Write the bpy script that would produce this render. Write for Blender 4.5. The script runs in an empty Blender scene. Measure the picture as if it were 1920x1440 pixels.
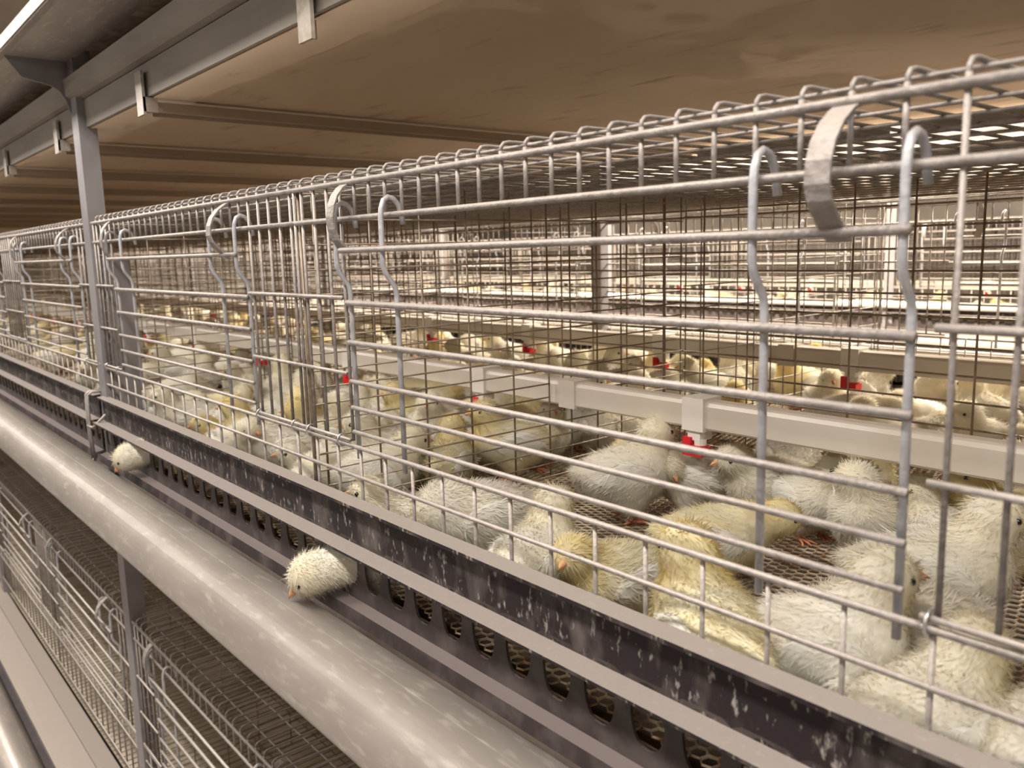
import bpy, math, random
import numpy as np
from mathutils import Vector, Matrix
random.seed(7); rng = np.random.default_rng(5)
C = bpy.context.scene.collection
S = 0.5            # one drawing unit is half a metre (camera to cage front)
EYE = 1.6          # camera height above the house floor, metres
PI = math.pi

# ------------------------------------------------------------------ materials
def _n(nt, t, **k):
    n = nt.nodes.new(t)
    for a, b in k.items(): setattr(n, a, b)
    return n
def mat(name, col, rough=0.6, metal=0.0, col2=None, nscale=8.0, lo=0.45, hi=0.65, stretch=None,
        dust=None, dust_lo=0.3, dust_hi=0.9, bump=0.0, bscale=60.0, spec=0.4, col3=None, n3=30, lo3=.62, hi3=.7, detail=5, late=False):
    m = bpy.data.materials.new(name); m.use_nodes = True; nt = m.node_tree
    b = nt.nodes['Principled BSDF']; b.inputs['Roughness'].default_value = rough
    b.inputs['Metallic'].default_value = metal; b.inputs['Specular IOR Level'].default_value = spec
    tc = _n(nt, 'ShaderNodeTexCoord'); mp = _n(nt, 'ShaderNodeMapping')
    geo = _n(nt, 'ShaderNodeNewGeometry')
    nt.links.new(geo.outputs['Position'], mp.inputs['Vector'])
    if stretch: mp.inputs['Scale'].default_value = stretch
    cur = None
    def ramp(src, a, z):
        r = _n(nt, 'ShaderNodeMapRange'); r.inputs['From Min'].default_value = a; r.inputs['From Max'].default_value = z
        nt.links.new(src, r.inputs['Value']); return r.outputs['Result']
    def mix(fac, a, c2):
        x = _n(nt, 'ShaderNodeMix', data_type='RGBA'); nt.links.new(fac, x.inputs[0])
        if isinstance(a, tuple): x.inputs[6].default_value = (*a, 1)
        else: nt.links.new(a, x.inputs[6])
        x.inputs[7].default_value = (*c2, 1); return x.outputs[2]
    cur = col
    if col2:
        nz = _n(nt, 'ShaderNodeTexNoise'); nz.inputs['Scale'].default_value = nscale; nz.inputs['Detail'].default_value = detail
        nt.links.new(mp.outputs[0], nz.inputs['Vector']); cur = mix(ramp(nz.outputs[0], lo, hi), cur, col2)
    def third(cur):
        nz = _n(nt, 'ShaderNodeTexNoise'); nz.inputs['Scale'].default_value = n3; nz.inputs['Detail'].default_value = 4
        nt.links.new(mp.outputs[0], nz.inputs['Vector']); return mix(ramp(nz.outputs[0], lo3, hi3), cur, col3)
    if col3 and not late: cur = third(cur)
    if dust:   # settled dust on upward faces
        sx = _n(nt, 'ShaderNodeSeparateXYZ'); nt.links.new(geo.outputs['Normal'], sx.inputs[0])
        f = ramp(sx.outputs[2], dust_lo, dust_hi)
        cur = mix(f, cur, dust)
    if col3 and late: cur = third(cur)
    if isinstance(cur, tuple): b.inputs['Base Color'].default_value = (*cur, 1)
    else: nt.links.new(cur, b.inputs['Base Color'])
    if bump:
        nz = _n(nt, 'ShaderNodeTexNoise'); nz.inputs['Scale'].default_value = bscale; nz.inputs['Detail'].default_value = 3
        nt.links.new(mp.outputs[0], nz.inputs['Vector'])
        bp = _n(nt, 'ShaderNodeBump'); bp.inputs['Strength'].default_value = bump; bp.inputs['Distance'].default_value = .002
        nt.links.new(nz.outputs[0], bp.inputs['Height']); nt.links.new(bp.outputs[0], b.inputs['Normal'])
    return m
def emis(name, col, e):
    m = bpy.data.materials.new(name); m.use_nodes = True; nt = m.node_tree; nt.nodes.clear()
    o = _n(nt, 'ShaderNodeOutputMaterial'); em = _n(nt, 'ShaderNodeEmission'); em.inputs[0].default_value = (*col, 1); em.inputs[1].default_value = e
    nt.links.new(em.outputs[0], o.inputs[0]); return m
M = {}
M['wire'] = mat('dusty_galvanised_wire', (.37, .335, .32), .5, .25, (.27, .24, .225), 90, .4, .6, bump=.5, bscale=260, dust=(.56, .50, .455), dust_lo=.1, dust_hi=.9)
M['door'] = mat('galvanised_door_wire', (.56, .565, .60), .42, .3, (.46, .46, .50), 70, .4, .6, dust=(.55, .52, .5), bump=.3, bscale=260)
M['mesh'] = mat('backlit_brown_wire', (.34, .27, .205), .42, .35, (.25, .19, .135), 60, .4, .6, spec=.6)  # galvanised wire, its brown look against the backlight put into the colour
M['sheet'] = mat('galvanised_sheet', (.50, .45, .41), .37, .4, (.42, .375, .34), 14, .35, .65, stretch=(.5, 2, 2), bump=.15, bscale=40,
                 dust=(.55, .48, .43), dust_lo=.9, dust_hi=1.0, col3=(.60, .54, .49), n3=55, lo3=.55, hi3=.7)
M['guard'] = mat('dark_plastic_guard', (.026, .020, .022), .5, 0, (.13, .11, .105), 34, .50, .74, stretch=(1, 1, .45), bump=.3, bscale=80,
                 dust=(.30, .262, .24), dust_lo=.75, dust_hi=.95, col3=(.33, .30, .28), n3=170, lo3=.60, hi3=.72, late=True, spec=.2)
M['guardlow'] = mat('dark_slotted_plate', (.05, .039, .038), .5, 0, (.11, .09, .086), 26, .45, .7, bump=.2, bscale=80, dust=(.16, .13, .125),
                 dust_lo=.75, dust_hi=.95)
M['post'] = mat('grey_steel', (.31, .295, .305), .5, .3, (.26, .245, .255), 10, .4, .6, bump=.1)
M['rail'] = mat('zinc_rail', (.36, .325, .29), .55, .15, (.29, .26, .235), 9, .4, .65, stretch=(.4, 2, 2))
M['dark'] = mat('dark_steel', (.05, .042, .045), .55, .2, (.075, .062, .06), 12, .4, .6)
M['belt'] = mat('tan_belt', (.60, .46, .335), .6, 0, (.52, .39, .275), 2.2, .35, .65, stretch=(.35, 1.2, 1), col3=(.36, .25, .165), n3=18, lo3=.60, hi3=.74, spec=.25, detail=8)
M['bar'] = mat('belt_support_bar', (.40, .32, .25), .5, .2)
M['litter_shade'] = mat('soiled_shaded_belt', (.045, .028, .018), .9, 0, (.10, .065, .035), 30, .4, .65, bump=.6)  # tan belt with droppings, darkened in colour for the shade below the floor
M['pale'] = mat('pale_lower_belt', (.66, .58, .46), .7, 0, (.5, .43, .33), 8, .4, .65)
M['pvc'] = mat('cream_pvc_pipe', (.68, .62, .54), .28, 0, (.60, .53, .45), 6, .4, .7, spec=.5, dust=(.66, .58, .5), dust_lo=.85, dust_hi=1)
M['saddle'] = mat('white_plastic_saddle', (.78, .74, .68), .35, 0)
M['red'] = mat('red_drinker_plastic', (.62, .012, .022), .3, 0)
M['steel'] = mat('bright_steel', (.6, .6, .6), .3, .8)
M['floor'] = mat('plastic_floor_mesh', (.68, .57, .42), .5, 0, (.20, .125, .07), 13, .48, .60, col3=(.42, .22, .10), n3=60, lo3=.56, hi3=.66, bump=.5, bscale=200)
M['conc'] = mat('concrete_floor', (.34, .31, .28), .85, 0, (.25, .23, .21), 3, .4, .6)
M['wall'] = mat('grey_wall', (.30, .27, .24), .8, 0, (.22, .20, .18), 2, .4, .6)
M['ceil'] = mat('white_ceiling_sheet', (.78, .74, .68), .7, 0, (.7, .66, .6), 2, .4, .6)
M['beak'] = mat('pink_orange_beak', (.74, .42, .22), .4, 0, (.68, .32, .16), 80, .4, .6)
M['leg'] = mat('orange_pink_leg', (.70, .30, .16), .5, 0, (.55, .2, .12), 120, .4, .6, bump=.4, bscale=400)
M['eye'] = mat('black_eye', (.006, .004, .003), .08, 0, spec=.8)
M['tube'] = emis('lit_tube', (1, .93, .82), 6)
M['tab'] = mat('peeling_painted_tab', (.50, .45, .395), .7, 0, (.36, .31, .26), 40, .45, .62, bump=.4)
M['white'] = mat('white_strip', (.8, .76, .7), .4, 0)

def down_mat(name, base, yellow, power):
    m = bpy.data.materials.new(name); m.use_nodes = True; nt = m.node_tree; nt.nodes.clear()
    out = _n(nt, 'ShaderNodeOutputMaterial'); at = _n(nt, 'ShaderNodeAttribute', attribute_name='tint')
    oi = _n(nt, 'ShaderNodeObjectInfo'); tc = _n(nt, 'ShaderNodeTexCoord')
    nz = _n(nt, 'ShaderNodeTexNoise'); nz.inputs['Scale'].default_value = 22; nz.inputs['Detail'].default_value = 4
    vm = _n(nt, 'ShaderNodeVectorMath', operation='ADD')
    cb = _n(nt, 'ShaderNodeCombineXYZ'); mu = _n(nt, 'ShaderNodeMath', operation='MULTIPLY'); mu.inputs[1].default_value = 13
    nt.links.new(oi.outputs['Random'], mu.inputs[0]); nt.links.new(mu.outputs[0], cb.inputs[0])
    nt.links.new(tc.outputs['Object'], vm.inputs[0]); nt.links.new(cb.outputs[0], vm.inputs[1]); nt.links.new(vm.outputs[0], nz.inputs['Vector'])
    mr = _n(nt, 'ShaderNodeMapRange'); mr.inputs['From Min'].default_value = .35; mr.inputs['From Max'].default_value = .68
    nt.links.new(nz.outputs[0], mr.inputs['Value'])
    a = _n(nt, 'ShaderNodeMath', operation='MULTIPLY_ADD'); a.inputs[1].default_value = .55
    nt.links.new(mr.outputs[0], a.inputs[0]); nt.links.new(at.outputs['Fac'], a.inputs[2])
    b = _n(nt, 'ShaderNodeMath', operation='MULTIPLY'); b.inputs[1].default_value = power; b.use_clamp = True
    nt.links.new(a.outputs[0], b.inputs[0])
    mx = _n(nt, 'ShaderNodeMix', data_type='RGBA'); mx.inputs[6].default_value = (*base, 1); mx.inputs[7].default_value = (*yellow, 1)
    nt.links.new(b.outputs[0], mx.inputs[0])
    df = _n(nt, 'ShaderNodeBsdfDiffuse'); tr = _n(nt, 'ShaderNodeBsdfTranslucent'); ms = _n(nt, 'ShaderNodeMixShader'); ms.inputs[0].default_value = .28
    nt.links.new(mx.outputs[2], df.inputs[0]); nt.links.new(mx.outputs[2], tr.inputs[0])
    nt.links.new(df.outputs[0], ms.inputs[1]); nt.links.new(tr.outputs[0], ms.inputs[2]); nt.links.new(ms.outputs[0], out.inputs[0])
    return m
M['down'] = down_mat('white_down', (.93, .90, .83), (.90, .80, .50), .50)
M['downy'] = down_mat('yellow_down', (.93, .89, .72), (.92, .76, .34), .85)
M['feather'] = down_mat('white_wing_feather', (.94, .92, .86), (.90, .82, .58), .3)

# ------------------------------------------------------------------ mesh builder
class MB:
    def __init__(s): s.v = []; s.f = []; s.n = 0; s.sm = False
    def add(s, v, f):
        v = np.asarray(v, float).reshape(-1, 3); o = s.n; s.v.append(v); s.f += [tuple(i + o for i in q) for q in f]; s.n += len(v); return s
    def box(s, x0, x1, y0, y1, z0, z1):
        v = [(x, y, z) for x in (x0, x1) for y in (y0, y1) for z in (z0, z1)]
        return s.add(v, [(0, 1, 3, 2), (4, 6, 7, 5), (0, 4, 5, 1), (2, 3, 7, 6), (0, 2, 6, 4), (1, 5, 7, 3)])
    def tube(s, pts, r, n=6, cap=True, r2=None):
        P = np.array(pts, float); k = len(P); T = np.zeros_like(P)
        T[1:-1] = P[2:] - P[:-2]; T[0] = P[1] - P[0]; T[-1] = P[-1] - P[-2]
        T /= np.linalg.norm(T, axis=1)[:, None] + 1e-12
        ref = np.array([0, 0, 1.]) if abs(T[:, 2]).mean() < .8 else np.array([1., 0, 0])
        if k > 2:   # planar bends: use the plane normal
            nn = np.cross(P[1] - P[0], P[-1] - P[0])
            for i in range(2, k):
                c = np.cross(P[1] - P[0], P[i] - P[0])
                if np.linalg.norm(c) > np.linalg.norm(nn): nn = c
            if np.linalg.norm(nn) > 1e-7: ref = nn / np.linalg.norm(nn)
        A = ref - (T @ ref)[:, None] * T; A /= np.linalg.norm(A, axis=1)[:, None] + 1e-12; B = np.cross(T, A)
        rr = np.linspace(r, r2 if r2 is not None else r, k)
        th = np.arange(n) * 2 * PI / n
        V = P[:, None] + rr[:, None, None] * (np.cos(th)[None, :, None] * A[:, None] + np.sin(th)[None, :, None] * B[:, None])
        F = [(i * n + j, i * n + (j + 1) % n, (i + 1) * n + (j + 1) % n, (i + 1) * n + j) for i in range(k - 1) for j in range(n)]
        if cap: F += [tuple(range(n - 1, -1, -1)), tuple((k - 1) * n + j for j in range(n))]
        return s.add(V, F)
    def prof(s, pts, x0, x1, t):      # sheet profile in (y,z) with thickness, drawn along x
        P = np.array(pts, float); T = np.zeros_like(P); T[1:-1] = P[2:] - P[:-2]; T[0] = P[1] - P[0]; T[-1] = P[-1] - P[-2]
        T /= np.linalg.norm(T, axis=1)[:, None]; N = np.stack([-T[:, 1], T[:, 0]], 1) * t
        L = np.vstack([P, (P + N)[::-1]]); m = len(L)
        V = [(x0, y, z) for y, z in L] + [(x1, y, z) for y, z in L]
        F = [(i, (i + 1) % m, m + (i + 1) % m, m + i) for i in range(m)]
        k = len(P)
        for b, fl in ((0, 1), (m, 0)):
            for i in range(k - 1):
                q = (b + i, b + i + 1, b + m - 2 - i, b + m - 1 - i); F.append(q[::-1] if fl == 0 else q)
        return s.add(V, F)
    def poly(s, pts, x0, x1):         # solid polygon in (y,z) drawn along x
        m = len(pts); V = [(x0, y, z) for y, z in pts] + [(x1, y, z) for y, z in pts]
        return s.add(V, [(i, (i + 1) % m, m + (i + 1) % m, m + i) for i in range(m)] + [tuple(range(m - 1, -1, -1)), tuple(range(m, 2 * m))])
    def ball(s, c, r, n=10, m=8):
        r = np.broadcast_to(r, 3); V = [(0, 0, 1)] + [(math.sin(a) * math.cos(b), math.sin(a) * math.sin(b), math.cos(a)) for a in [PI * i / m for i in range(1, m)] for b in [2 * PI * j / n for j in range(n)]] + [(0, 0, -1)]
        V = np.array(V) * r + np.array(c); L = 1 + (m - 1) * n
        F = [(0, 1 + j, 1 + (j + 1) % n) for j in range(n)] + [(1 + i * n + j, 1 + (i + 1) * n + j, 1 + (i + 1) * n + (j + 1) % n, 1 + i * n + (j + 1) % n) for i in range(m - 2) for j in range(n)]
        F += [(L, 1 + (m - 2) * n + (j + 1) % n, 1 + (m - 2) * n + j) for j in range(n)]
        return s.add(V, F)
    def mesh(s, name, m, smooth=False):
        me = bpy.data.meshes.new(name); me.from_pydata((np.vstack(s.v) * S).tolist(), [], s.f); me.materials.append(m)
        if smooth: me.shade_smooth()
        me.update(); return me
    def build(s, name, m, parent=None, smooth=False, loc=None):
        o = bpy.data.objects.new(name, s.mesh(name, m, smooth)); C.objects.link(o)
        if parent: o.parent = parent
        else: o.location = (0, 0, EYE)
        if loc is not None: o.location = Vector(loc) * S + (Vector((0, 0, 0)) if parent else Vector((0, 0, EYE)))
        return o
def tag(o, label=None, cat=None, group=None, kind=None):
    for k, v in (('label', label), ('category', cat), ('group', group), ('kind', kind)):
        if v: o[k] = v
    return o
def empty(name, loc, rz=0):
    o = bpy.data.objects.new(name, None); C.objects.link(o); o.empty_display_size = .05
    o.location = Vector(loc) * S + Vector((0, 0, EYE)); o.rotation_euler = (0, 0, rz); return o
def child(name, me, parent, loc=(0, 0, 0)):
    o = bpy.data.objects.new(name, me); C.objects.link(o); o.parent = parent; o.location = Vector(loc) * S; return o
def copy_tree(o, parent=None):
    c = o.copy(); C.objects.link(c); c.parent = parent
    for ch in list(o.children): copy_tree(ch, c)
    return c

# ------------------------------------------------------------------ camera
cy, sy, cp, sp, cr, sr = [f(a) for a in (0.87206106, -0.15729187, -0.02627585) for f in (math.cos, math.sin)]
fwd = Vector((-sy * cp, cy * cp, sp)); r0 = Vector((cy, sy, 0)); u0 = r0.cross(fwd)
rt = cr * r0 + sr * u0; up = -sr * r0 + cr * u0
cam = bpy.data.cameras.new('camera'); co = bpy.data.objects.new('camera', cam); C.objects.link(co)
co.matrix_world = Matrix(((rt.x, up.x, -fwd.x, 0), (rt.y, up.y, -fwd.y, 0), (rt.z, up.z, -fwd.z, EYE), (0, 0, 0, 1)))
FP = 1563.74
cam.sensor_width = 36; cam.lens = FP / 1920 * 36; cam.clip_start = .02; cam.clip_end = 60
cam.dof.use_dof = True; cam.dof.focus_distance = 1.05; cam.dof.aperture_fstop = 8
bpy.context.scene.camera = co
def onZ(px, py, Z):
    d = rt * ((px - 960) / FP) - up * ((py - 720) / FP) + fwd; return d * (Z / d.z)

# ------------------------------------------------------------------ layout constants (drawing units)
CW = 1.95; BD = 1.6; YB = 2.6; FLZ = -.81; TIER = 1.85
def xc(k): return -1.075 - CW * k
TP = CW / 29

# ------------------------------------------------------------------ cage cell meshes (local: x along row, y=0 front, y=1.6 back)
def door_meshes():
    b = MB()
    for z, y, r in ((.013, -.026, .0066), (-.112, .0, .0072), (-.208, .0, .0066), (-.304, 0, .0062), (-.369, 0, .0058), (-.43, 0, .0055)):
        b.tube([(-.728 if z < 0 else -.70, y, z), (.630, y, z)], r, 8)
    rods = b.mesh('door_rods', M['wire'], True)
    pts = [(.036, .066), (.033, .088), (.026, .108), (.014, .121), (0, .125), (-.012, .118), (-.019, .1), (-.021, .08), (-.021, .01), (-.021, -.02), (-.016, -.038), (-.004, -.055), (.007, -.07), (.011, -.088), (.0115, -.11)]
    L = []
    for x in (.620, .418, -.52, -.727):
        b = MB(); b.tube([(0, y, z) for y, z in pts] + [(0, .0115, -.50)], .0062, 8); L.append((x, b.mesh('hooked_bar', M['door'], True)))
    return rods, L
def clip_mesh(big):
    if big: P = [(.062, .182), (.038, .181), (.012, .172), (-.012, .162), (-.036, .145), (-.055, .122), (-.064, .098), (-.067, .07), (-.06, .05), (-.047, .034), (-.026, .014), (-.008, .0)]
    else: P = [(.046, .182), (.024, .18), (.004, .171), (-.016, .158), (-.031, .14), (-.041, .117), (-.046, .09), (-.044, .062), (-.034, .037), (-.02, .02), (-.004, .006)]
    b = MB(); b.prof(P, -.0165, .0165, .0045); return b.mesh('door_clip', M['wire'], False)
def front_mesh(low=False):
    b = MB()
    b.tube([(-.975, 0, .17), (.975, 0, .17)], .0068, 8); b.tube([(-.975, 0, .087), (.975, 0, .087)], .0064, 8)
    for i in range(29):
        x = -.975 + TP * (i + .5)
        pan = x < -.735 or x > .655
        b.tube([(x, .004, -.455 if pan else .083), (x, .004, .182)], .0042, 6)
    b.tube([(-.975, 0, -.46), (-.975, .0, .175)], .0042, 6)
    for x0, x1 in ((-.975, -.742), (.655, .975)):
        for z, r in ((-.10, .0055), (-.285, .005), (-.453, .005)): b.tube([(x0, -.004, z), (x1, -.004, z)], r, 8)
    for z, r in ((-.467, .0058), (-.543, .0048), (-.745, .0048)): b.tube([(-.975, -.002, z), (.975, -.002, z)], r, 8)
    for i in range(17):
        x = -.975 + CW / 17 * (i + .5) - .02
        b.tube([(x, .004, -.745), (x, .004, -.464)], .0042, 6)
    return b.mesh('front_panel', M['wire'], True)
def roof_mesh():
    b = MB()
    for i in range(29):
        x = -.975 + TP * (i + .5)
        b.tube([(x, .004, .178), (x, .005, .190), (x, .012, .197), (x, .022, .199), (x, 1.6, .199)], .0036, 6)
    for y in (.05, .145, .28, .42, .56, .70, .84, .98, 1.12, 1.26, 1.40, 1.54): b.tube([(-.975, y, .193), (.975, y, .193)], .0034, 6)
    return b.mesh('roof_mesh', M['wire'], True)
def part_mesh(far=False):
    b = MB(); ys = [.05, .22, .387, .555, .73, .886, .99, 1.12, 1.245, 1.37, 1.49, 1.585]
    for y in ys: b.tube([(-.975, y, -.77), (-.975, y, .185)], .0031, 6)
    b.tube([(-.975, .012, -.77), (-.975, .012, .185)], .005, 6)
    z = -.765; zs = []
    while z < .19: zs.append(z); z += .088 if far else (.046 if z < -.2 else .066)
    for z in zs:
        if -.52 < z < -.43: b.tube([(-.972, .012, z), (-.972, .886, z)], .0027, 5); b.tube([(-.972, .99, z), (-.972, 1.59, z)], .0027, 5)
        else: b.tube([(-.972, .012, z), (-.972, 1.59, z)], .0027, 5)
    return b.mesh('partition_mesh', M['wire' if far else 'mesh'], True)  # far partition gets the brighter wire, its lamp-lit look set by colour
def back_mesh():
    b = MB()
    for i in range(10): x = -.975 + CW / 10 * (i + .5); b.tube([(x, 1.6, -.77), (x, 1.6, .19)], .0036, 6)
    for z in (-.76, -.70, -.64, -.56, -.48, -.401, -.317, -.23, -.16, -.09, -.022, .045, .11, .135): b.tube([(-.975, 1.604, z), (.975, 1.604, z)], .0033, 6)
    return b.mesh('back_mesh', M['mesh'], True)
def floor_mesh():
    a = .029; t1 = math.radians(45); t2 = math.radians(-15)
    e1 = np.array([math.cos(t1), math.sin(t1)]) * a; e2 = np.array([math.cos(t2), math.sin(t2)]) * a
    g = np.arange(-120, 121); I, J = np.meshgrid(g, g); P = I.ravel()[:, None] * e1 + J.ravel()[:, None] * e2
    P = P[(abs(P[:, 0]) < .975) & (P[:, 1] > .0) & (P[:, 1] < 1.6)]
    th = t1 + PI / 6 + np.arange(6) * PI / 3; u = np.stack([np.cos(th), np.sin(th)], 1); R = a / math.sqrt(3)
    n = len(P); jit = rng.uniform(.79, .90, (n, 6))
    V = np.zeros((n, 24, 3))
    V[:, 0:6, :2] = P[:, None] + u * R; V[:, 6:12, :2] = P[:, None] + u[None] * R * jit[..., None]
    V[:, 0:6, 2] = FLZ; V[:, 6:12, 2] = FLZ - .002; V[:, 12:18, :2] = V[:, 6:12, :2]; V[:, 12:18, 2] = FLZ - .005
    V[:, 18:24, :2] = V[:, 0:6, :2]; V[:, 18:24, 2] = FLZ - .005
    F = []
    for j in range(6):
        k = (j + 1) % 6; F += [(j, k, 6 + k, 6 + j), (6 + j, 6 + k, 12 + k, 12 + j), (12 + j, 12 + k, 18 + k, 18 + j)]
    F = (np.array(F)[None] + (np.arange(n) * 24)[:, None, None]).reshape(-1, 4)
    b = MB(); b.v = [V.reshape(-1, 3)]; b.n = n * 24; b.f = F.tolist(); return b.mesh('floor_mesh', M['floor'])
def low_floor_mesh():
    b = MB()
    for i in range(38): x = -.975 + CW / 38 * (i + .5); b.tube([(x, 0, FLZ), (x, 1.6, FLZ)], .003, 5)
    for y in (.02, .3, .6, .9, 1.2, 1.5): b.tube([(-.975, y, FLZ - .006), (.975, y, FLZ - .006)], .004, 5)
    return b.mesh('wire_floor', M['mesh'], True)
def ring_mesh():
    b = MB(); b.tube([(0, .014 * math.cos(a), .016 * math.sin(a)) for a in np.linspace(0, 2 * PI, 13)], .0026, 5, False); return b.mesh('hog_ring', M['steel'], True)
G = dict(front=front_mesh(), roof=roof_mesh(), part=part_mesh(), back=back_mesh(), floor=floor_mesh(), low=low_floor_mesh(), big=clip_mesh(True), small=clip_mesh(False), ring=ring_mesh())
G['rods'], G['bars'] = door_meshes(); G['partf'] = part_mesh(True)

def cage(loc, flip, label, group, floor='floor', back=True, rings=True, roof=True, rz=0):
    r = empty('wire_cage', loc, PI if flip else 0); tag(r, label, 'cage', group)
    child('front_panel', G['front'], r)
    if roof: child('roof_mesh', G['roof'], r)
    child('partition_mesh', G['partf' if flip else 'part'], r)
    if back: child('back_mesh', G['back'], r)
    if floor: child('floor_mesh' if floor == 'floor' else 'wire_floor', G[floor], r)
    d = child('door', G['rods'], r)
    for x, me in G['bars']: child('hooked_bar', me, d, (x, 0, 0))
    child('door_clip', G['big'] if not flip else G['small'], r, (.535, 0, 0)); child('door_clip', G['small'], r, (-.705, 0, 0))
    if rings:
        for x, z in ((-.79, -.46), (-.96, -.46), (.665, -.46), (.90, -.46)): child('hog_ring', G['ring'], r, (x, 0, z))
    return r
NEARL = {0: 'big wire cage filling the right of the picture, its door closest to the camera',
         1: 'wire cage right of the grey post, second door from the right edge',
         2: 'first wire cage left of the grey post in the front row',
         -1: 'wire cage at the far right end, only the edge of its front panel showing'}
for k in range(-1, 10):
    cage((xc(k), 1, 0), False, NEARL.get(k, 'distant wire cage at the left end of the front row'), None if k in NEARL else 'distant cages of the front row', rings=k < 3)
for k in range(-1, 10):
    cage((xc(k), 4.2, 0), True, 'wire cage in the back half of the row, behind the brown dividing mesh', 'cages of the back half', back=False, rings=False)
for k in range(0, 9):
    cage((xc(k), 8.5, 0), False, 'wire cage of the next row, seen far off across the aisle', 'cages across the aisle', floor=None, back=(k % 1 == 0), rings=False)
for k in range(1, 9):
    cage((xc(k), 11.7, 0), True, 'wire cage in the back half of the next row across the aisle', 'back cages across the aisle', floor=None, rings=False, back=False)
for k in range(0, 9):
    lab = {1: 'empty lower tier cage right of the dark post under the trough', 2: 'empty lower tier cage left of the dark post'}
    cage((xc(k), 1, -TIER), False, lab.get(k, 'empty wire cage of the lower tier'), None if k in lab else 'lower tier cages', floor='low', rings=False)

# ------------------------------------------------------------------ trough, guard
X0, X1 = -18.6, .85
def trough_profile():
    arc = [(.832 - .105 * math.sin(a), -.985 + .105 * math.cos(a)) for a in np.linspace(-.1, PI / 2, 14)]
    return [(1.0, -.835), (1.0, -.985), (.76, -.985)] + [(.727, -.992)] + arc[::-1] + [(.90, -.879), (.902, -.93)]
def trough(y0, flip, dz, label, grp=None, xa=X0, xb=X1):
    t = empty('feed_trough', (0, y0, dz), PI if flip else 0); tag(t, label, 'trough', grp)
    P = [(y - 1, z) for y, z in trough_profile()]
    a, b_ = (xa, xb) if not flip else (-xb, -xa)
    b = MB(); b.prof(P[:4], a, b_, .006); b.build('trough_base', M['sheet'], t, False, (0, 0, 0))
    b = MB(); b.prof(P[3:], a, b_, .005); b.build('rounded_front', M['sheet'], t, True, (0, 0, 0))
    b = MB(); b.tube([(a, -.158, -.8785), (b_, -.158, -.8785)], .0035, 6); b.build('folded_seam', M['sheet'], t, True, (0, 0, 0))
    return t
trough(1, False, 0, 'long galvanised feed trough with a rounded dusty front edge, running across the lower left')
trough(1, False, TIER, 'feed trough of the upper tier seen from below in the top left corner')
trough(4.2, True, 0, 'feed trough on the far side of the row', 'far side troughs')
trough(4.2, True, TIER, 'feed trough above the far side of the row', 'far side troughs')
trough(8.5, False, 0, 'feed trough of the next row across the aisle', 'troughs across the aisle')
trough(8.5, False, TIER, 'upper feed trough of the next row across the aisle', 'troughs across the aisle')

def guard_meshes(L):
    b = MB()     # C-shaped upper rail
    b.poly([(0, -.600), (0, -.608), (-.040, -.612), (-.040, -.604)], 0, L)
    b.poly([(-.012, -.608), (-.018, -.608), (-.018, -.724), (-.012, -.724)], 0, L)
    b.poly([(-.012, -.714), (-.068, -.716), (-.068, -.7225), (-.012, -.720)], 0, L)
    rail = b.mesh('guard_rail', M['guard'])
    b = MB()     # slotted plate with egg-shaped openings + lower ledge
    p = .111; n = int(round(L / p)); p = L / n; yf, yb = -.018, -.012
    for i in range(n):
        c = (i + .5) * p; O = []; H = []
        for a in [2 * PI * j / 24 for j in range(24)]:
            ca, sa = math.cos(a), math.sin(a)
            H.append((c + .037 * (abs(ca) ** .8) * (1 if ca > 0 else -1), -.768 + .060 * sa))
            m = max(abs(ca) / (p / 2), abs(sa) / (.064 if sa > 0 else .097)); O.append((c + ca / m * 1.0, -.768 + sa / m))
            O[-1] = (min(max(O[-1][0], c - p / 2), c + p / 2), O[-1][1])
        V = [(x, yf, z) for x, z in O] + [(x, yf, z) for x, z in H] + [(x, yb, z) for x, z in H] + [(x, yb, z) for x, z in O]
        F = []
        for j in range(24):
            k = (j + 1) % 24; F += [(j, k, 24 + k, 24 + j), (24 + j, 24 + k, 48 + k, 48 + j), (48 + j, 48 + k, 72 + k, 72 + j)]
        b.add(V, F)
    b.poly([(-.012, -.862), (-.05, -.868), (-.056, -.90), (-.050, -.90), (-.045, -.874), (-.012, -.868)], 0, L)
    plate = b.mesh('slotted_plate', M['guardlow'])
    return rail, plate
GL = 3.84; grail, gplate = guard_meshes(GL)
for i in range(-1, 5):
    xs = -4.12 + .04 - 3.9 * i
    r = empty('chick_guard', (xs, 1, 0)); tag(r, {0: 'dark slotted guard strip along the near cages, dusty lower lip', 1: 'slotted guard strip left of the wire bracket by the grey post', -1: 'end of the dark guard strip beyond the right edge'}.get(i, 'distant slotted guard strip at the left end'), 'guard', None if i < 2 else 'distant guard strips')
    child('guard_rail', grail, r); child('slotted_plate', gplate, r)
for (yy, fl, i) in [(4.2, 1, i) for i in range(5)] + [(8.5, 0, i) for i in range(4)]:
    xs = -.2 - 3.9 * i if fl else -4.08 - 3.9 * i
    r = empty('chick_guard', (xs, yy, 0), PI if fl else 0); tag(r, 'dark slotted guard strip on the far side of the row' if fl else 'dark slotted guard strip across the aisle', 'guard', 'far side guards' if fl else 'guards across the aisle')
    child('guard_rail', grail, r); child('slotted_plate', gplate, r)
# white rounded edge rails on the far rows
for y, z, lab in ((4.23, -.545, 'white rail along the far side of this row'), (8.47, -.635, 'bright white rail on the next row across the aisle')):
    b = MB(); b.tube([(-18.6, y, z), (.8, y, z)], .018 if y < 5 else .036, 12); tag(b.build('edge_rail', M['white'], None, True), lab, 'rail')
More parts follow.
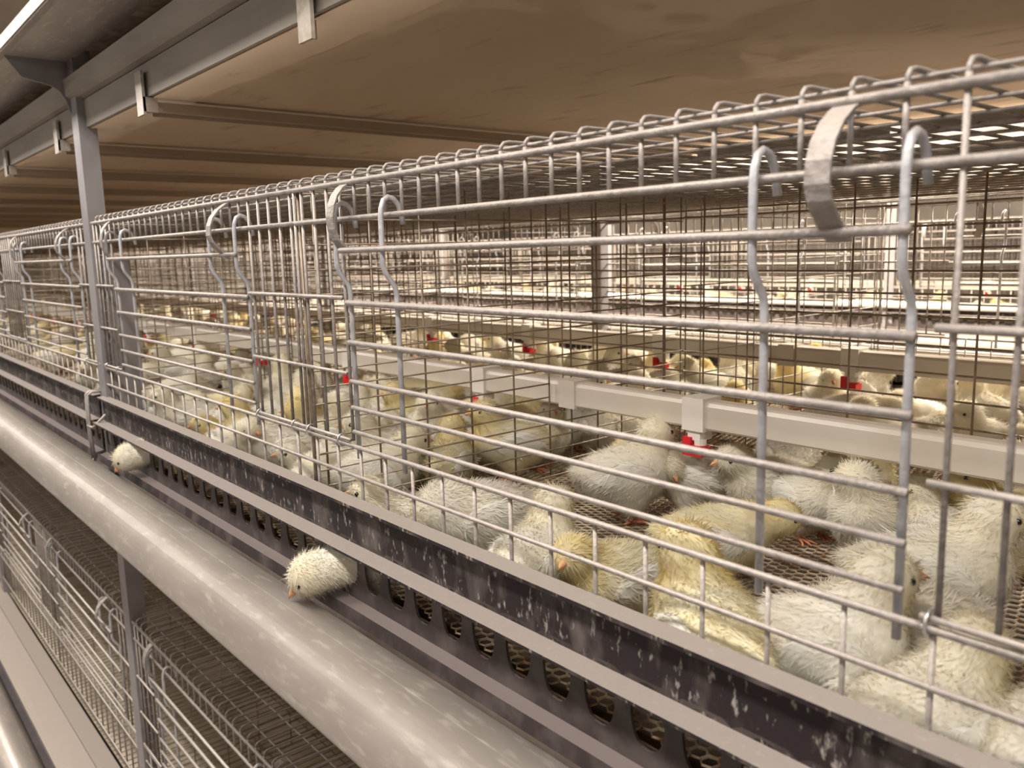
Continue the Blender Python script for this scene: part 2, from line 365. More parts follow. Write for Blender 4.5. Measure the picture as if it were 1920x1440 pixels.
# bracket between guard strips
b = MB()
for x in (-4.15, -4.115):
    b.tube([(x, .995, -.585), (x, .95, -.583), (x, .933, -.595), (x, .928, -.74), (x, .935, -.90)], .006, 6)
b.tube([(-4.15, .928, -.74), (-4.115, .928, -.74), (-4.07, .93, -.74), (-4.02, .975, -.68)], .006, 6)
b.tube([(-4.15, .935, -.90), (-4.115, .935, -.90)], .006, 6)
tag(b.build('guard_bracket', M['wire'], None, True), 'bent wire bracket joining two guard strips below the grey post', 'bracket')

# ------------------------------------------------------------------ posts, gussets, rails, belts
def post(x, y, flip, label, grp=None, z0=-3.2, z1=2.0):
    s = -1 if flip else 1; t = empty('support_post', (x, y, 0)); tag(t, label, 'post', grp)
    b = MB(); w = .062
    ya, yb = sorted((s * -.012, s * .062)); yf, yg = sorted((s * -.012, s * -.004))
    b.box(-.07, .02, ya, yb, z0, z1); b.box(-.082, -.070, yf, yg, z0, z1)
    b.build('channel', M['post'], t, False, (0, 0, 0))
    for dz in (0, TIER):
        # gusset carrying the trough
        pts = [(-.012, .893 - TIER), (-.26, .877 - TIER), (-.19, .779 - TIER), (-.085, .755 - TIER), (-.05, .735 - TIER), (-.028, .70 - TIER), (-.012, .64 - TIER)]
        g = MB(); g.poly([(s * a, z + dz) for a, z in pts], -.082, -.072); g.build('trough_gusset', M['post'], t, False, (0, 0, 0))
    return t
post(-4.04, 1, False, 'grey steel post at the left, standing in front of the cage row')
post(-.02, 1, False, 'grey steel post beyond the right edge of the frame')
for x in (-7.94, -11.84, -15.74): post(x, 1, False, 'distant grey post at the left end of the row', 'distant posts of the front row')
for x in (-.08, -3.98, -7.88, -11.78): post(x, 4.2, True, 'steel post on the far side of the row', 'posts of the far side')
for x in (-4.04, -7.94, -11.84): post(x, 8.5, False, 'pale steel post of the next row across the aisle', 'posts across the aisle')
# flat side plate beside the grey post
for x in (-4.0,):
    b = MB(); b.box(-3.995, -3.985, 1.02, 1.13, -.80, .02); tag(b.build('side_plate', M['post']), 'dark bluish steel plate behind the front wires beside the grey post', 'plate')

def rails(y0, s, lab, grp=None):
    b = MB(); t = empty('tier_rails', (0, y0, 0)); tag(t, lab, 'rail', grp)
    ya, yb = sorted((s * .02, s * .032)); b.box(X0, X1, ya, yb, .578, .692); b.build('lower_rail', M['rail'], t, False, (0, 0, 0))
    b = MB(); P = [(.06, .69), (-.005, .70), (-.03, .712), (-.036, .78), (-.02, .792), (.06, .792)]
    b.poly([(s * a, z) for a, z in P], X0, X1); b.build('upper_rail', M['rail'], t, False, (0, 0, 0))
rails(1, 1, 'pair of long grey rails under the upper tier, running from the top of the post')
rails(4.2, -1, 'rails on the far side of the upper tier', 'far rails'); rails(8.5, 1, 'rails of the next row across the aisle')
def belt(y0, y1, z, m, lab, sag=.0, name='manure_belt'):
    b = MB(); n = 14
    P = [(y0 + (y1 - y0) * i / n, z - sag * math.sin(PI * i / n)) for i in range(n + 1)]
    b.prof(P, X0, X1, .008); return tag(b.build(name, m, None, True), lab, 'belt')
belt(1.035, 4.165, .575, M['belt'], 'wide tan belt stretched overhead above the cages')
belt(1.03, 4.17, -.955, M['litter_shade'], 'soiled belt, coloured dark for the shade just under the mesh floor')
belt(1.03, 4.17, -TIER - .90, M['pale'], 'pale belt under the empty lower tier')
belt(1.03, 4.17, TIER - .955, M['litter_shade'], 'dark belt of the upper tier above the overhead rails')
belt(8.535, 11.7, .575, M['belt'], 'tan belt overhead in the next row across the aisle')
belt(8.53, 11.7, -.93, M['litter_shade'], 'belt under the next row across the aisle')
for i in range(0, 9):
    x = -3.2 - 1.29 * i
    b = MB(); b.box(x - .018, x + .018, 1.04, 4.16, .528, .562); b.box(x - .018, x - .012, 1.04, 4.16, .515, .53)
    tag(b.build('belt_support', M['bar']), {0: 'thin cross bar under the tan belt, nearest to the camera', 1: 'second cross bar under the tan belt, passing behind the grey post'}.get(i, 'distant cross bar under the tan belt at the left'), 'bar', None if i < 2 else 'distant cross bars')
for i in range(0, 8):
    x = -1.93 - 1.28 * i
    w = .034
    b = MB(); b.box(x - w, x + w, .998, 1.008, .515, .665 if i else .70); b.box(x - w, x - w + .008, 1.0, 1.045, .53, .60); 
    if i: b.box(x + w - .02, x + w, 1.0, 1.05, .525, .575)
    o = b.build('hanger_tab', M['tab'] if i == 0 else M['sheet'])
    tag(o, {0: 'whitish hanger tab with peeling surface at the top of the picture', 1: 'grey hanger tab holding the nearest cross bar', 2: 'hanger tab just left of the grey post', 3: 'small pale hanger tab at the left edge'}.get(i, 'small distant hanger tab at the left edge'), 'hanger', None if i < 4 else 'distant hanger tabs')
# lower tier cover in front of its cages
t = empty('lower_trough_cover', (0, 1, -TIER)); tag(t, 'dusty flat cover strip of the lower tier at the bottom left, with a dark groove', 'cover')
b = MB(); b.poly([(.01, -.880), (-.088, -.874), (-.088, -.884), (.01, -.890)], X0, X1); b.build('cover_inner', M['sheet'], t, False, (0, 0, 0))
b = MB(); b.poly([(-.090, -.880), (-.255, -.884), (-.255, -.93), (-.090, -.90)], X0, X1); b.build('cover_outer', M['sheet'], t, False, (0, 0, 0))
b = MB(); b.poly([(-.255, -.915), (-.29, -.915), (-.29, -.93), (-.255, -.93)], X0, X1); b.build('groove', M['dark'], t, False, (0, 0, 0))
arc = [(-.40 + .11 * math.cos(a), -.985 + .105 * math.sin(a)) for a in np.linspace(0, PI, 14)]
b = MB(); b.poly(arc[::-1], X0, X1); b.build('outer_tube', M['sheet'], t, True, (0, 0, 0))

# ------------------------------------------------------------------ water pipes
def pipe(y, s, lab, grp, nx, z=-.475):
    t = empty('water_pipe', (0, y, 0)); tag(t, lab, 'pipe', grp)
    P = [(-.030, -.040), (-.034, -.034), (-.034, .028), (-.028, .038), (-.018, .042), (.018, .042), (.028, .038), (.034, .028), (.034, -.034), (.030, -.040)]
    b = MB(); b.poly([(a, z + c) for a, c in P], X0, X1); b.build('pipe_body', M['pvc'], t, False, (0, 0, 0))
    for xs in (-2.0, -5.9, -9.8):
        b = MB(); b.box(xs - .02, xs + .055, -.040, .040, z - .046, z + .047)
        b.build('pipe_joint', M['pvc'], t, False, (0, 0, 0))
    for x in nx:
        b = MB(); b.box(-.037, .037, -.043, .043, z - .046, z + .050); b.box(-.022, .022, -.035, .02, z - .075, z - .04)
        b.tube([(.012, -.020, z - .07), (.012, -.020, z - .094)], .018, 12)
        d = b.build('drinker_saddle', M['saddle'], t, False, (x, 0, 0))
        b = MB(); b.box(-.034, -.006, -.044, .006, z - .120, z - .066); b.box(-.006, .032, -.044, .006, z - .120, z - .095); b.tube([(.012, -.020, z - .094), (.012, -.020, z - .088)], .022, 12)
        b.build('red_cup', M['red'], d, False, (0, 0, 0))
NX = [-1.461 - 1.0 * i for i in range(-1, 13)]
pipe(1.94, 1, 'cream water pipe with red nipple drinkers in the near half of the cages', None, NX)
pipe(3.26, 1, 'second water pipe farther back, behind the brown mesh', None, [x + .12 - .35 for x in NX[:10]])
pipe(9.44, 1, 'water pipe in the next row across the aisle', None, NX[3:9])

# ------------------------------------------------------------------ chicks
def sdf_mesh(prims, k=.02, res=.0075):
    lo = np.array([-.24, -.13, -.01]); hi = np.array([.26, .13, .36]); n = np.ceil((hi - lo) / res).astype(int)
    ax = [lo[i] + res * np.arange(n[i]) for i in range(3)]; X, Y, Z = np.meshgrid(*ax, indexing='ij'); P = np.stack([X, Y, Z], -1)
    D = None
    for p in prims:
        if p[0] == 'e':
            _, c, r, R = p; q = (P - np.array(c)) @ R / np.array(r); l = np.linalg.norm(q, axis=-1); d = (l - 1) * min(r) * .5 + (l - 1) * l / (np.linalg.norm(q / np.array(r), axis=-1) + 1e-6) * .5
        else:
            _, a, b_, ra, rb = p; a = np.array(a); b_ = np.array(b_); ba = b_ - a; h = np.clip(((P - a) @ ba) / (ba @ ba), 0, 1)
            d = np.linalg.norm(P - a - h[..., None] * ba, axis=-1) - (ra + (rb - ra) * h)
        if D is None: D = d
        else: h = np.clip(.5 + .5 * (D - d) / k, 0, 1); D = D * (1 - h) + d * h - k * h * (1 - h)
    s = D < 0; c8 = [(a, b_, c) for a in (0, 1) for b_ in (0, 1) for c in (0, 1)]; m = np.array(n) - 1
    def sl(A, o): return A[o[0]:o[0] + m[0], o[1]:o[1] + m[1], o[2]:o[2] + m[2]]
    cnt = sum(sl(s, o).astype(int) for o in c8); act = (cnt > 0) & (cnt < 8)
    acc = np.zeros((*m, 3)); w = np.zeros(m)
    for i, o in enumerate(c8):
        for axn in range(3):
            if o[axn]: continue
            o2 = list(o); o2[axn] = 1; d0, d1 = sl(D, o), sl(D, o2); x = (d0 < 0) != (d1 < 0); t = np.where(x, d0 / np.where(x, d0 - d1, 1), 0)
            pt = np.broadcast_to(np.array(o, float), (*m, 3)).copy(); pt[..., axn] += t; acc += pt * x[..., None]; w += x
    idx = -np.ones(m, int); idx[act] = np.arange(act.sum()); ii = np.argwhere(act)
    V = lo + res * (ii + (acc[act] / w[act][:, None])); F = []
    for axn in range(3):
        o1, o2 = [(1, 2), (2, 0), (0, 1)][axn]; a = np.moveaxis(s, axn, 0); ch = a[:-1] != a[1:]; q = np.argwhere(np.moveaxis(ch, 0, axn))
        for g in q:
            if g[o1] < 1 or g[o2] < 1 or g[o1] >= m[o1] or g[o2] >= m[o2]: continue
            def at(d1, d2): h = g.copy(); h[o1] -= d1; h[o2] -= d2; return idx[tuple(h)]
            f = [at(0, 0), at(1, 0), at(1, 1), at(0, 1)]
            if not s[tuple(g)]: f = f[::-1]
            if min(f) >= 0: F.append(tuple(int(z) for z in f))
    return V, F
def rotY(a): c, s = math.cos(a), math.sin(a); return np.array([[c, 0, s], [0, 1, 0], [-s, 0, c]])
def rotZ(a): c, s = math.cos(a), math.sin(a); return np.array([[c, -s, 0], [s, c, 0], [0, 0, 1]])
def tufts(V, F, n, ln, wd, out, flow):
    V = np.array(V); F4 = np.array([f for f in F if len(f) == 4]); c = V[F4].mean(1)
    nm = np.cross(V[F4[:, 2]] - V[F4[:, 0]], V[F4[:, 3]] - V[F4[:, 1]]); ar = np.linalg.norm(nm, axis=1); nm /= ar[:, None] + 1e-12
    i = rng.choice(len(F4), n, p=ar / ar.sum()); uv = rng.random((n, 2, 1)); q = V[F4[i]]
    p = (q[:, 0] * (1 - uv[:, 0]) + q[:, 1] * uv[:, 0]) * (1 - uv[:, 1]) + (q[:, 3] * (1 - uv[:, 0]) + q[:, 2] * uv[:, 0]) * uv[:, 1]
    N = nm[i]; fl = np.array(flow)[None] + rng.normal(0, .35, (n, 3)); fl -= (fl * N).sum(1)[:, None] * N; fl /= np.linalg.norm(fl, axis=1)[:, None] + 1e-9
    d = fl + N * rng.uniform(out * .4, out * 1.5, (n, 1)); d /= np.linalg.norm(d, axis=1)[:, None]
    sd = np.cross(d, N); sd /= np.linalg.norm(sd, axis=1)[:, None] + 1e-9
    L = ln * rng.uniform(.6, 1.3, (n, 1)); W = wd * rng.uniform(.6, 1.2, (n, 1)); p0 = p - N * .0015
    a = p0 - sd * W / 2; b_ = p0 + sd * W / 2; c_ = p0 + d * L
    return np.stack([a, b_, c_], 1).reshape(-1, 3), [(3 * j, 3 * j + 1, 3 * j + 2) for j in range(n)], np.repeat(N, 3, 0)
def soft(me, k, N):
    a = np.empty(len(me.vertices) * 3, np.float32); me.vertex_normals.foreach_get('vector', a); a = a.reshape(-1, 3); a[k:] = N
    me.normals_split_custom_set_from_vertices(a.tolist())
def chick_proto(name, bz=.125, head=(.095, 0, .235), hy=0, hp=0, pitch=-.18, legs=True, fat=1.0, neck_r=.046, down='down', bodyx=0, wing_up=0, hs=1.0):
    hd = np.array(head, float); R = rotZ(hy) @ rotY(hp); bx = bodyx
    pr = [('e', (bx - .005, 0, bz), (.108, .087 * fat, .082), rotY(pitch)), ('e', (bx + .052, 0, bz + .008), (.066, .070 * fat, .068), np.eye(3)),
          ('e', (bx - .078, 0, bz + .008), (.064, .062 * fat, .056), rotY(pitch)), ('e', (bx - .132, 0, bz + .022), (.032, .030, .020), rotY(.35)),
          ('c', (bx + .062, 0, bz + .03), tuple(hd - R @ np.array([.012, 0, .006])), .058, neck_r * .86),
          ('e', tuple(hd), (.045 * hs, .038 * hs, .037 * hs), R)]
    if legs: pr += [('e', (bx - .005, .042, bz - .06), (.034, .028, .04), np.eye(3)), ('e', (bx - .005, -.042, bz - .06), (.034, .028, .04), np.eye(3))]
    V, F = sdf_mesh(pr, .026)
    nv = rng.normal(0, 1, V.shape) * .0006; V = V + nv
    tv, tf, tn = tufts(V, F, 7500, .018, .0030, .8, (-.8, 0, -.45))
    tv2, tf2, tn2 = tufts(V, F, 900, .028, .0024, .9, (-.9, 0, -.2))
    b = MB(); b.add(V, F); b.add(tv, tf); b.add(tv2, tf2); me = b.mesh('body', M[down], True)
    soft(me, len(V), np.vstack([tn, tn2]))
    A = np.vstack([V, tv, tv2]); dh = np.linalg.norm(A - hd, axis=1); dc = np.linalg.norm(A - np.array([bx + .07, 0, bz + .05]), axis=1)
    ti = np.clip(1.15 - dh / .09, 0, 1) * .65 + np.clip(1 - dc / .09, 0, 1) * .45 + np.clip((bz * .7 - A[:, 2]) / .05, 0, 1) * .15
    at = me.attributes.new('tint', 'FLOAT', 'POINT'); at.data.foreach_set('value', ti.astype(np.float32))
    r = bpy.data.objects.new('chick', None); parts = [('body', me)]
    # beak
    b = MB(); H = lambda p: tuple(hd + R @ (np.array(p) * hs)); n = 8
    for (z0, z1, x1, rr) in ((.0, -.004, .068, .0095), (-.005, -.008, .061, .007)):
        ring = lambda x, z, w, h: [H((x, w * math.cos(2 * PI * j / n), z + h * math.sin(2 * PI * j / n))) for j in range(n)]
        v = ring(.034, z0, rr * 1.15, rr) + ring(.05, z0 - .001, rr * .8, rr * .72) + ring(.064 if x1 > .07 else .058, (z0 + z1) / 2 - .001, rr * .4, rr * .42) + [H((x1, 0, z1 - .004))]
        f = [(i * n + j, i * n + (j + 1) % n, (i + 1) * n + (j + 1) % n, (i + 1) * n + j) for i in range(2) for j in range(n)] + [(2 * n + j, 2 * n + (j + 1) % n, 3 * n) for j in range(n)] + [tuple(range(n - 1, -1, -1))]
        b.add(v, f)
    parts.append(('beak', b.mesh('beak', M['beak'], True)))
    for sd in (1, -1):
        b = MB(); b.ball(H((.019, sd * .0350, .004)), .0063 * hs, 10, 8); parts.append(('eye', b.mesh('eye', M['eye'], True)))
    # wings
    for sd in (1, -1):
        Rw = rotZ(sd * (.10 + wing_up)) @ rotY(.20 + wing_up)
        pw = [('e', (bx - .02, sd * .073 * fat, bz + .018), (.072, .016, .036), Rw), ('e', (bx - .075, sd * (.066 + .05 * wing_up) * fat, bz + .002), (.045, .010, .018), Rw)]
        V, F = sdf_mesh(pw, .015)
        t1 = tufts(V, F, 420, .03, .0062, .25, (-1, 0, -.25)); t2 = tufts(V, F, 500, .014, .003, .5, (-1, 0, -.3))
        b = MB(); b.add(V, F); b.add(t1[0], t1[1]); b.add(t2[0], t2[1]); me = b.mesh('wing', M['feather'], True); soft(me, len(V), np.vstack([t1[2], t2[2]]))
        at = me.attributes.new('tint', 'FLOAT', 'POINT'); parts.append(('wing', me))
    if legs:
        for sd in (1, -1):
            b = MB(); y = sd * .036; kx = bx - .012
            b.tube([(kx + .012, y, bz - .07), (kx - .002, y, .045), (kx + .004, y, .014), (kx + .008, y, .007)], .0072, 8)
            for a in (-.5, 0, .5): b.tube([(kx + .006, y, .010), (kx + .03 * math.cos(a) + .008, y + .03 * math.sin(a), .008), (kx + .050 * math.cos(a) + .008, y + .050 * math.sin(a), .003)], .0052, 6, r2=.0025)
            b.tube([(kx + .006, y, .009), (kx - .016, y, .004)], .0048, 6, r2=.0025)
            parts.append(('leg', b.mesh('leg', M['leg'], True)))
    return parts
PR = dict(
    stand=chick_proto('a'), stand_y=chick_proto('a2', down='downy', head=(.088, .01, .242), hy=.35),
    turn_l=chick_proto('b', head=(.075, .018, .235), hy=1.1), turn_r=chick_proto('c', head=(.075, -.018, .235), hy=-1.1),
    forage=chick_proto('d', bz=.118, head=(.165, 0, .150), hp=.25, pitch=-.05), forage_y=chick_proto('d2', bz=.118, head=(.160, .01, .165), hp=.1, pitch=-.05, down='downy'),
    peck=chick_proto('e', bz=.118, head=(.165, .01, .075), hp=1.0, pitch=.1),
    lie=chick_proto('f', bz=.072, head=(.10, 0, .165), legs=False, fat=1.1, pitch=-.05),
    lie_y=chick_proto('f2', bz=.072, head=(.105, .02, .155), hy=.6, legs=False, fat=1.1, pitch=-.05, down='downy'),
    sleep=chick_proto('g', bz=.07, head=(.142, .015, .055), hp=.35, hy=.3, legs=False, fat=1.12, pitch=.0),
    tall=chick_proto('h', bz=.135, head=(.080, 0, .285), hp=-.25, pitch=-.4, neck_r=.04),
    preen=chick_proto('i', bz=.118, head=(.03, .075, .165), hy=2.3, hp=.5, pitch=-.1, fat=.95),
    wing=chick_proto('j', bz=.12, head=(.12, 0, .21), wing_up=.45, hp=.1),
    reach=chick_proto('k', bz=.075, head=(.155, .0, .062), hp=.75, hy=0, legs=False, fat=.8, bodyx=-.075, neck_r=.058, hs=1.2, pitch=0),
)
HT = dict(stand=.272, stand_y=.28, turn_l=.272, turn_r=.272, forage=.195, forage_y=.205, peck=.19, lie=.2, lie_y=.195, sleep=.15, tall=.322, preen=.21, wing=.25, reach=.14)
placed = []
def chick(x, y, z, yaw, pose, label, size=1.0, group=None, parts=True):
    P = PR[pose]
    if not parts:
        o = bpy.data.objects.new('chick', P[0][1]); C.objects.link(o); o.location = Vector((x, y, z)) * S + Vector((0, 0, EYE)); o.rotation_euler = (0, 0, yaw); o.scale = (size,) * 3
        return tag(o, label, 'chick', group)
    r = empty('chick', (x, y, z), yaw); r.scale = (size,) * 3; tag(r, label, 'chick', group)
    for n, me in P: child(n, me, r)
    return r
CAMYAW = 0.87206106
def head_at(px, py, face, pose, label, size=1.0):
    """place a chick so that its crown shows at a photo pixel; face: 0 right, 90 away, 180 left, 270 to camera"""
    p = onZ(px, py, FLZ + HT[pose] * size) / 1.0; yaw = CAMYAW + math.radians(face)
    hx = {'forage': .15, 'forage_y': .15, 'peck': .0, 'sleep': .0, 'lie': .09, 'reach': .1, 'preen': 0}.get(pose, .085) * size
    x, y = p.x - hx * math.cos(yaw), p.y - hx * math.sin(yaw)
    sy_ = math.sin(yaw); k_ = size * (1.0 if pose not in ('forage', 'forage_y', 'peck') else 1.25)
    lim = 1.045 + max(-.17 * sy_ * k_, .17 * sy_ * size, .09 * size)
    if y < lim: x += (x / y) * (lim - y) * .6; y = lim
    named.append([x, y, yaw, pose, label, size])
named = []
near = [
 (1462, 942, 0, 'forage_y', 'white chick with a golden face and orange beak, walking right across the open mesh floor', 1.0),
 (1620, 872, 235, 'turn_r', 'fluffy cream chick standing upright facing the camera, left of the door bar at right', 1.02),
 (1566, 850, 290, 'stand', 'chick looking down from behind the fluffy upright one', .95),
 (1640, 812, 5, 'stand_y', 'yellow-backed chick stretching right just below the water pipe', 1.0),
 (1290, 838, 150, 'preen', 'white chick with ruffled rump, right beside the nearest red drinker', 1.0),
 (1400, 835, 195, 'wing', 'white chick turned left with a ragged wing, below the pipe', 1.0),
 (1228, 785, 20, 'stand', 'large shaded chick behind the mesh partition, neck under the pipe', 1.12),
 (1060, 760, 335, 'turn_r', 'chick with a bright orange beak turned right, behind the partition mesh', 1.0),
 (945, 768, 180, 'stand_y', 'golden-breasted chick facing left at the centre of the picture', 1.05),
 (862, 785, 75, 'stand_y', 'yellow chick seen from behind, back of its head to the camera', .95),
 (805, 738, 262, 'stand', 'chick looking straight at the camera with both eyes showing', 1.0),
 (868, 716, 8, 'forage_y', 'yellow-backed chick stretching toward the central red drinker', 1.0),
 (948, 725, 350, 'stand', 'chick with orange beak beside the central red drinker', .92),
 (1004, 728, 8, 'stand_y', 'chick drinking under the pipe with its beak pointing right', .95),
 (1128, 745, 95, 'stand', 'chick standing away from the camera below the pipe joint', .9),
 (1185, 778, 120, 'lie', 'small white chick resting far behind the pipe joint', .9),
 (975, 672, 345, 'tall', 'chick with orange beak peering over the water pipe', 1.0),
 (1128, 706, 0, 'tall', 'chick whose golden crown shows over the pipe right of the joint', .95),
 (845, 950, 195, 'peck', 'white chick at the trough with its beak lowered, tail to the right', 1.12),
 (1065, 920, 60, 'stand', 'pale chick with a lemon neck standing upright near the front wires', 1.0),
 (1042, 1000, 205, 'lie_y', 'yellow-necked chick lying against the front, left of the bare floor', 1.05),
 (1290, 1055, 100, 'stand_y', 'creamy chick turned away behind the low wires, white back to the right', 1.12),
 (1752, 1035, 2, 'stand', 'big chick in profile facing right between the two nearest door bars', 1.12),
 (1640, 1150, 190, 'sleep', 'white chick lying with its back to the trough, nearest the camera', 1.3),
 (1760, 1200, 25, 'lie', 'bright white chick crouching at the lower right, head bent', 1.15),
 (1860, 930, 350, 'stand', 'shaded brownish chick at the right edge facing right', 1.15),
 (1815, 858, 160, 'stand_y', 'tall shaded chick behind the right-hand bars, facing left', 1.05),
 (1728, 890, 100, 'turn_l', 'shaded chick seen from behind right of the door edge', .92),
 (1900, 830, 10, 'stand', 'chick at the right edge just under the pipe', 1.0),
 (1890, 1290, 40, 'lie', 'chick cut off by the lower right corner', 1.15),
 (628, 738, 255, 'turn_l', 'chick facing the camera behind the panel bars, pinkish face', 1.05),
 (668, 775, 190, 'stand', 'white chick facing left with a black eye, below the panel bars', 1.1),
 (530, 752, 185, 'stand_y', 'chick facing left with an orange-tinted back at the left of the panel', 1.0),
 (600, 878, 250, 'peck', 'chick with bright orange beak lowered right behind the guard strip', 1.0),
 (740, 800, 30, 'wing', 'white chick with spread feathers by the left bar of the near door', 1.05),
 (700, 880, 175, 'lie', 'white chick packed low behind the strip wires, centre left', 1.1),
 (785, 905, 170, 'sleep', 'white chick sleeping behind the strip wires left of the feeding one', 1.1),
 (560, 830, 200, 'lie', 'white chick lying below the ring-clipped rods', 1.05),
 (480, 800, 190, 'forage', 'white chick walking left near the end of the second door', 1.0),
 (345, 758, 10, 'lie', 'white chick resting at the front of the second cage', 1.1),
 (405, 778, 185, 'lie_y', 'lemon-tinted chick lying at the front of the second cage', 1.0),
 (288, 735, 205, 'stand', 'chick with a black eye low behind the second door, by the plate', 1.0),
 (420, 740, 180, 'stand_y', 'chick facing left with an orange cheek, middle of the second door', 1.0),
 (300, 650, 182, 'stand', 'brown-shaded chick with an orange beak facing left under the far drinker', 1.1),
 (510, 660, 80, 'tall', 'yellow chick reaching up to the drinker at the left edge of the panel', 1.05),
 (455, 690, 190, 'stand', 'chick looking left between the two bars ending the second door', 1.0),
 (650, 830, 175, 'sleep', 'white chick bunched against the rod with the wire rings', 1.1),
]
far = [
 (697, 605, 90, 'stand', 'white chick seen from behind, far back left of the near door bars'), (815, 622, 200, 'stand_y', 'far chick with a pinkish cheek facing left under the second pipe'),
 (925, 625, 180, 'stand', 'far white chick left of the second drinker'), (1010, 632, 170, 'turn_l', 'far white chick facing left in the middle distance'),
 (1128, 646, 10, 'stand', 'white chick pecking at the far red drinker from the left'), (1192, 668, 0, 'turn_r', 'far chick in profile facing right beside the far red drinker'),
 (1232, 648, 280, 'stand_y', 'far chick with lemon breast right of the far drinker'), (1300, 672, 180, 'stand', 'far chick with a round head facing left, middle of the back cages'),
 (1290, 695, 0, 'forage', 'far chick in shade facing right before the round-headed one'), (1362, 662, 80, 'stand', 'far white chick with a glowing back under the pipe end'),
 (1395, 685, 20, 'lie', 'far white chick with fluffy lit back'), (1372, 715, 250, 'lie_y', 'far chick with its head down at the brown mesh'),
 (1482, 668, 195, 'stand_y', 'far chick standing left of the far partition'), (1538, 688, 260, 'stand', 'far chick facing the camera behind the far partition'),
 (1570, 660, 90, 'stand_y', 'far chick with a yellow nape behind the far partition'), (1640, 680, 10, 'wing', 'far chick in the corner of the far partition'),
 (1688, 735, 200, 'lie', 'far white chick crouching with a lit fluffy back, centre right'), (1768, 698, 190, 'preen', 'far white chick preening, brightly lit from behind'),
 (1822, 705, 100, 'stand', 'far white chick behind the right-hand red drinker'), (1878, 697, 265, 'stand', 'far chick facing the camera beside the right-hand drinker'),
 (1825, 755, 182, 'stand', 'chick with a dark eye facing left at the brown mesh, right side'), (1750, 785, 20, 'sleep', 'white chick lying with its rounded back just above the pipe'),
 (1905, 800, 180, 'lie', 'white chick at the right edge just above the pipe'),
]
for px, py, fa, po, lb, sz in near: head_at(px, py, fa, po, lb, sz)
for px, py, fa, po, lb in far: head_at(px, py, fa, po, lb, 1.0)
def keep_clear(c):
    x, y, yaw, pose, lb, sz = c; e = (.15 * abs(math.cos(yaw)) + .085) * sz
    for xp in (-.1, -2.05, -4.0, -5.95):
        if abs(x - xp) < e: nx = xp - e if (x < xp + .06 or xp == -.1) else xp + e; c[0] = nx; c[1] = y * (1 + .5 * (nx - x) / x)
    sy_ = math.sin(yaw); lim = 1.035 + max(-.18 * sy_, .15 * sy_, .085) * sz
    ey = (.15 * abs(sy_) + .08) * sz
    if c[1] < 2.6: c[1] = min(max(c[1], lim), 2.58 - ey)
    else: c[1] = max(c[1], 2.62 + ey)
for it in range(14):
    for i in range(len(named)):
        for j in range(i):
            a, b_ = named[i], named[j]; dx, dy = a[0] - b_[0], a[1] - b_[1]; d = math.hypot(dx, dy) + 1e-6; m = .165 * (a[5] + b_[5]) / 2
            if d < m:
                q = (m - d) / d * .22; a[0] += dx * q; a[1] += dy * q; b_[0] -= dx * q; b_[1] -= dy * q
    for c in named: keep_clear(c)
for x, y, yaw, po, lb, sz in named: placed.append((x, y)); chick(x, y, FLZ, yaw, po, lb, sz)
# two chicks feeding through the slots
for px, py, zz, fa, lab, sz in ((238, 836, -.735, 210, 'chick poking its head out through the guard slot beside the wire bracket', 1.0), (578, 1056, -.735, 215, 'yellow-headed chick leaning out of the guard slot over the trough', 1.0)):
    d = onZ(px, py, zz); k = .95 / d.y; x = d.x * k if False else d.x
    hd = Vector((px, py, 0)); ray = rt * ((px - 960) / FP) - up * ((py + 22 - 720) / FP) + fwd; p = ray * ((.925 if px < 400 else .905) / ray.y)
    yaw = -PI / 2 - .55
    x, y = p.x - .155 * sz * math.cos(yaw), p.y - .155 * sz * math.sin(yaw)
    chick(x, y, p.z - .062 * sz, yaw, 'reach', lab, sz); placed.append((x, y))
poses = ['stand', 'stand_y', 'turn_l', 'turn_r', 'forage', 'peck', 'lie', 'lie', 'sleep', 'preen', 'lie_y', 'wing', 'forage_y', 'stand']
def crowd(xa, xb, ya, yb, n, dmin, label, group, parts=True, z=FLZ, ps=poses):
    c = 0
    for _ in range(n * 40):
        if c >= n: break
        x = random.uniform(xa, xb); y = random.uniform(ya, yb)
        yw = random.uniform(0, 2 * PI)
        if ya < 1.2 and y < 1.06 + .185 * abs(math.sin(yw)): continue
        if any((x - a) ** 2 + (y - b_) ** 2 < dmin ** 2 for a, b_ in placed): continue
        if any(abs(x - xp) < .16 for xp in (-2.05, -4.0, -5.95)): continue
        placed.append((x, y)); c += 1
        chick(x, y, z, yw, random.choice(ps), label, random.uniform(.92, 1.1), group, parts)
def cell(k, m=.13): return (xc(k) - .975 + m, xc(k) + .975 - m)
crowd(*cell(1), 1.14, 2.5, 30, .165, 'chick in the packed crowd of the second cage from the right', 'crowd in the second cage')
crowd(*cell(2), 1.14, 2.5, 24, .17, 'chick in the crowd just left of the grey post', 'crowd left of the post')
for k in (3, 4, 5, 6): crowd(*cell(k), 1.14, 2.5, 12, .2, 'distant chick in the cages at the left edge', 'distant chicks at the left')
crowd(*cell(0), 2.0, 2.5, 3, .2, 'chick half hidden behind the near water pipe', 'chicks behind the near pipe')
for k, n in ((0, 6), (1, 15), (2, 14), (3, 10), (4, 8), (5, 8)): crowd(*cell(k), 2.75, 4.0, n, .2, 'chick deep in the back half of the cages at left', 'chicks in the back half')
for k in range(1, 7): crowd(*cell(k), 8.65, 9.9, 8, .22, 'tiny chick in the next row across the aisle', 'chicks across the aisle', False)

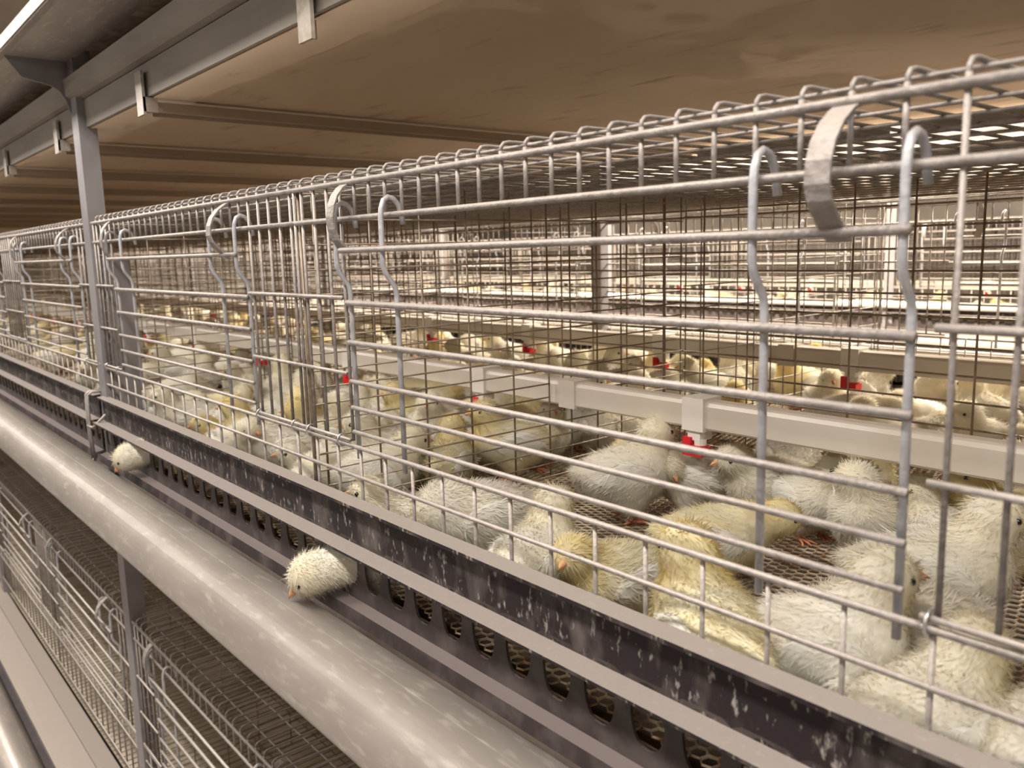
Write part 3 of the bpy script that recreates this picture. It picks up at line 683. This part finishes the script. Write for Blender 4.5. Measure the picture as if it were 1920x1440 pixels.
# ------------------------------------------------------------------ building
def struct(name, x0, x1, y0, y1, z0, z1, m):
    b = MB(); b.box(x0, x1, y0, y1, z0, z1); return tag(b.build(name, m), kind='structure')
FZ = -3.2
struct('floor', -20, 6, -4, 16, FZ - .1, FZ, M['conc']); struct('ceiling', -20, 6, -4, 16, 3.0, 3.1, M['ceil'])
struct('wall_left', -20.2, -20, -4, 16, FZ, 3.0, M['wall']); struct('wall_right', 6, 6.2, -4, 16, FZ, 3.0, M['wall'])
struct('wall_back', -20, 6, 15.8, 16, FZ, 3.0, M['wall']); struct('wall_front', -20, 6, -4.2, -4, FZ, 3.0, M['wall'])
def lamp_row(y, z, xs, power, col, lab):
    for x in xs:
        t = empty('tube_lamp', (x, y, z)); tag(t, lab, 'lamp', lab)
        b = MB(); b.box(-.9, .9, -.05, .05, .03, .08); b.build('housing', M['white'], t, False, (0, 0, 0))
        b = MB(); b.tube([(-.88, 0, 0), (.88, 0, 0)], .026, 8); b.build('tube', M['tube'], t, True, (0, 0, 0))
        l = bpy.data.lights.new('lamp_light', 'AREA'); l.shape = 'RECTANGLE'; l.size = 1.6 * S; l.size_y = .36 * S; l.energy = power; l.color = col
        o = bpy.data.objects.new('lamp_light', l); C.objects.link(o); o.parent = t; o.location = (0, 0, -.04 * S)
warm = (1, .87, .70)
lamp_row(-.3, 1.9, [2.2, -.6, -3.4, -6.2, -9.0, -11.8, -14.6], 13, (1, .93, .85), 'tube lamp over the aisle where the camera stands')
lamp_row(-2.5, 1.3, [3.4, .6, -2.2, -5.0, -7.8, -10.6], 3.8, (1, .92, .84), 'added fill lamp on the opposite side of the near aisle')  # added fill row, brightens the lower cage floor
lamp_row(6.35, 1.9, [1.5, -1.3, -4.1, -6.9, -9.7, -12.5, -15.3], 62, warm, 'tube lamp over the aisle behind the row')
lamp_row(13.6, 1.9, [0, -4.5, -9, -13.5], 14, warm, 'tube lamp along the back wall')

w = bpy.data.worlds.new('world'); bpy.context.scene.world = w; w.use_nodes = True
w.node_tree.nodes['Background'].inputs[0].default_value = (1, .92, .82, 1); w.node_tree.nodes['Background'].inputs[1].default_value = .25
sc = bpy.context.scene
sc.view_settings.view_transform = 'Standard'; sc.view_settings.look = 'None'; sc.view_settings.gamma = 1; sc.view_settings.exposure = 0.72
sc.view_settings.use_curve_mapping = False
sc.cycles.use_denoising = True; sc.cycles.max_bounces = 7; sc.cycles.diffuse_bounces = 4; sc.cycles.caustics_reflective = False; sc.cycles.caustics_refractive = False
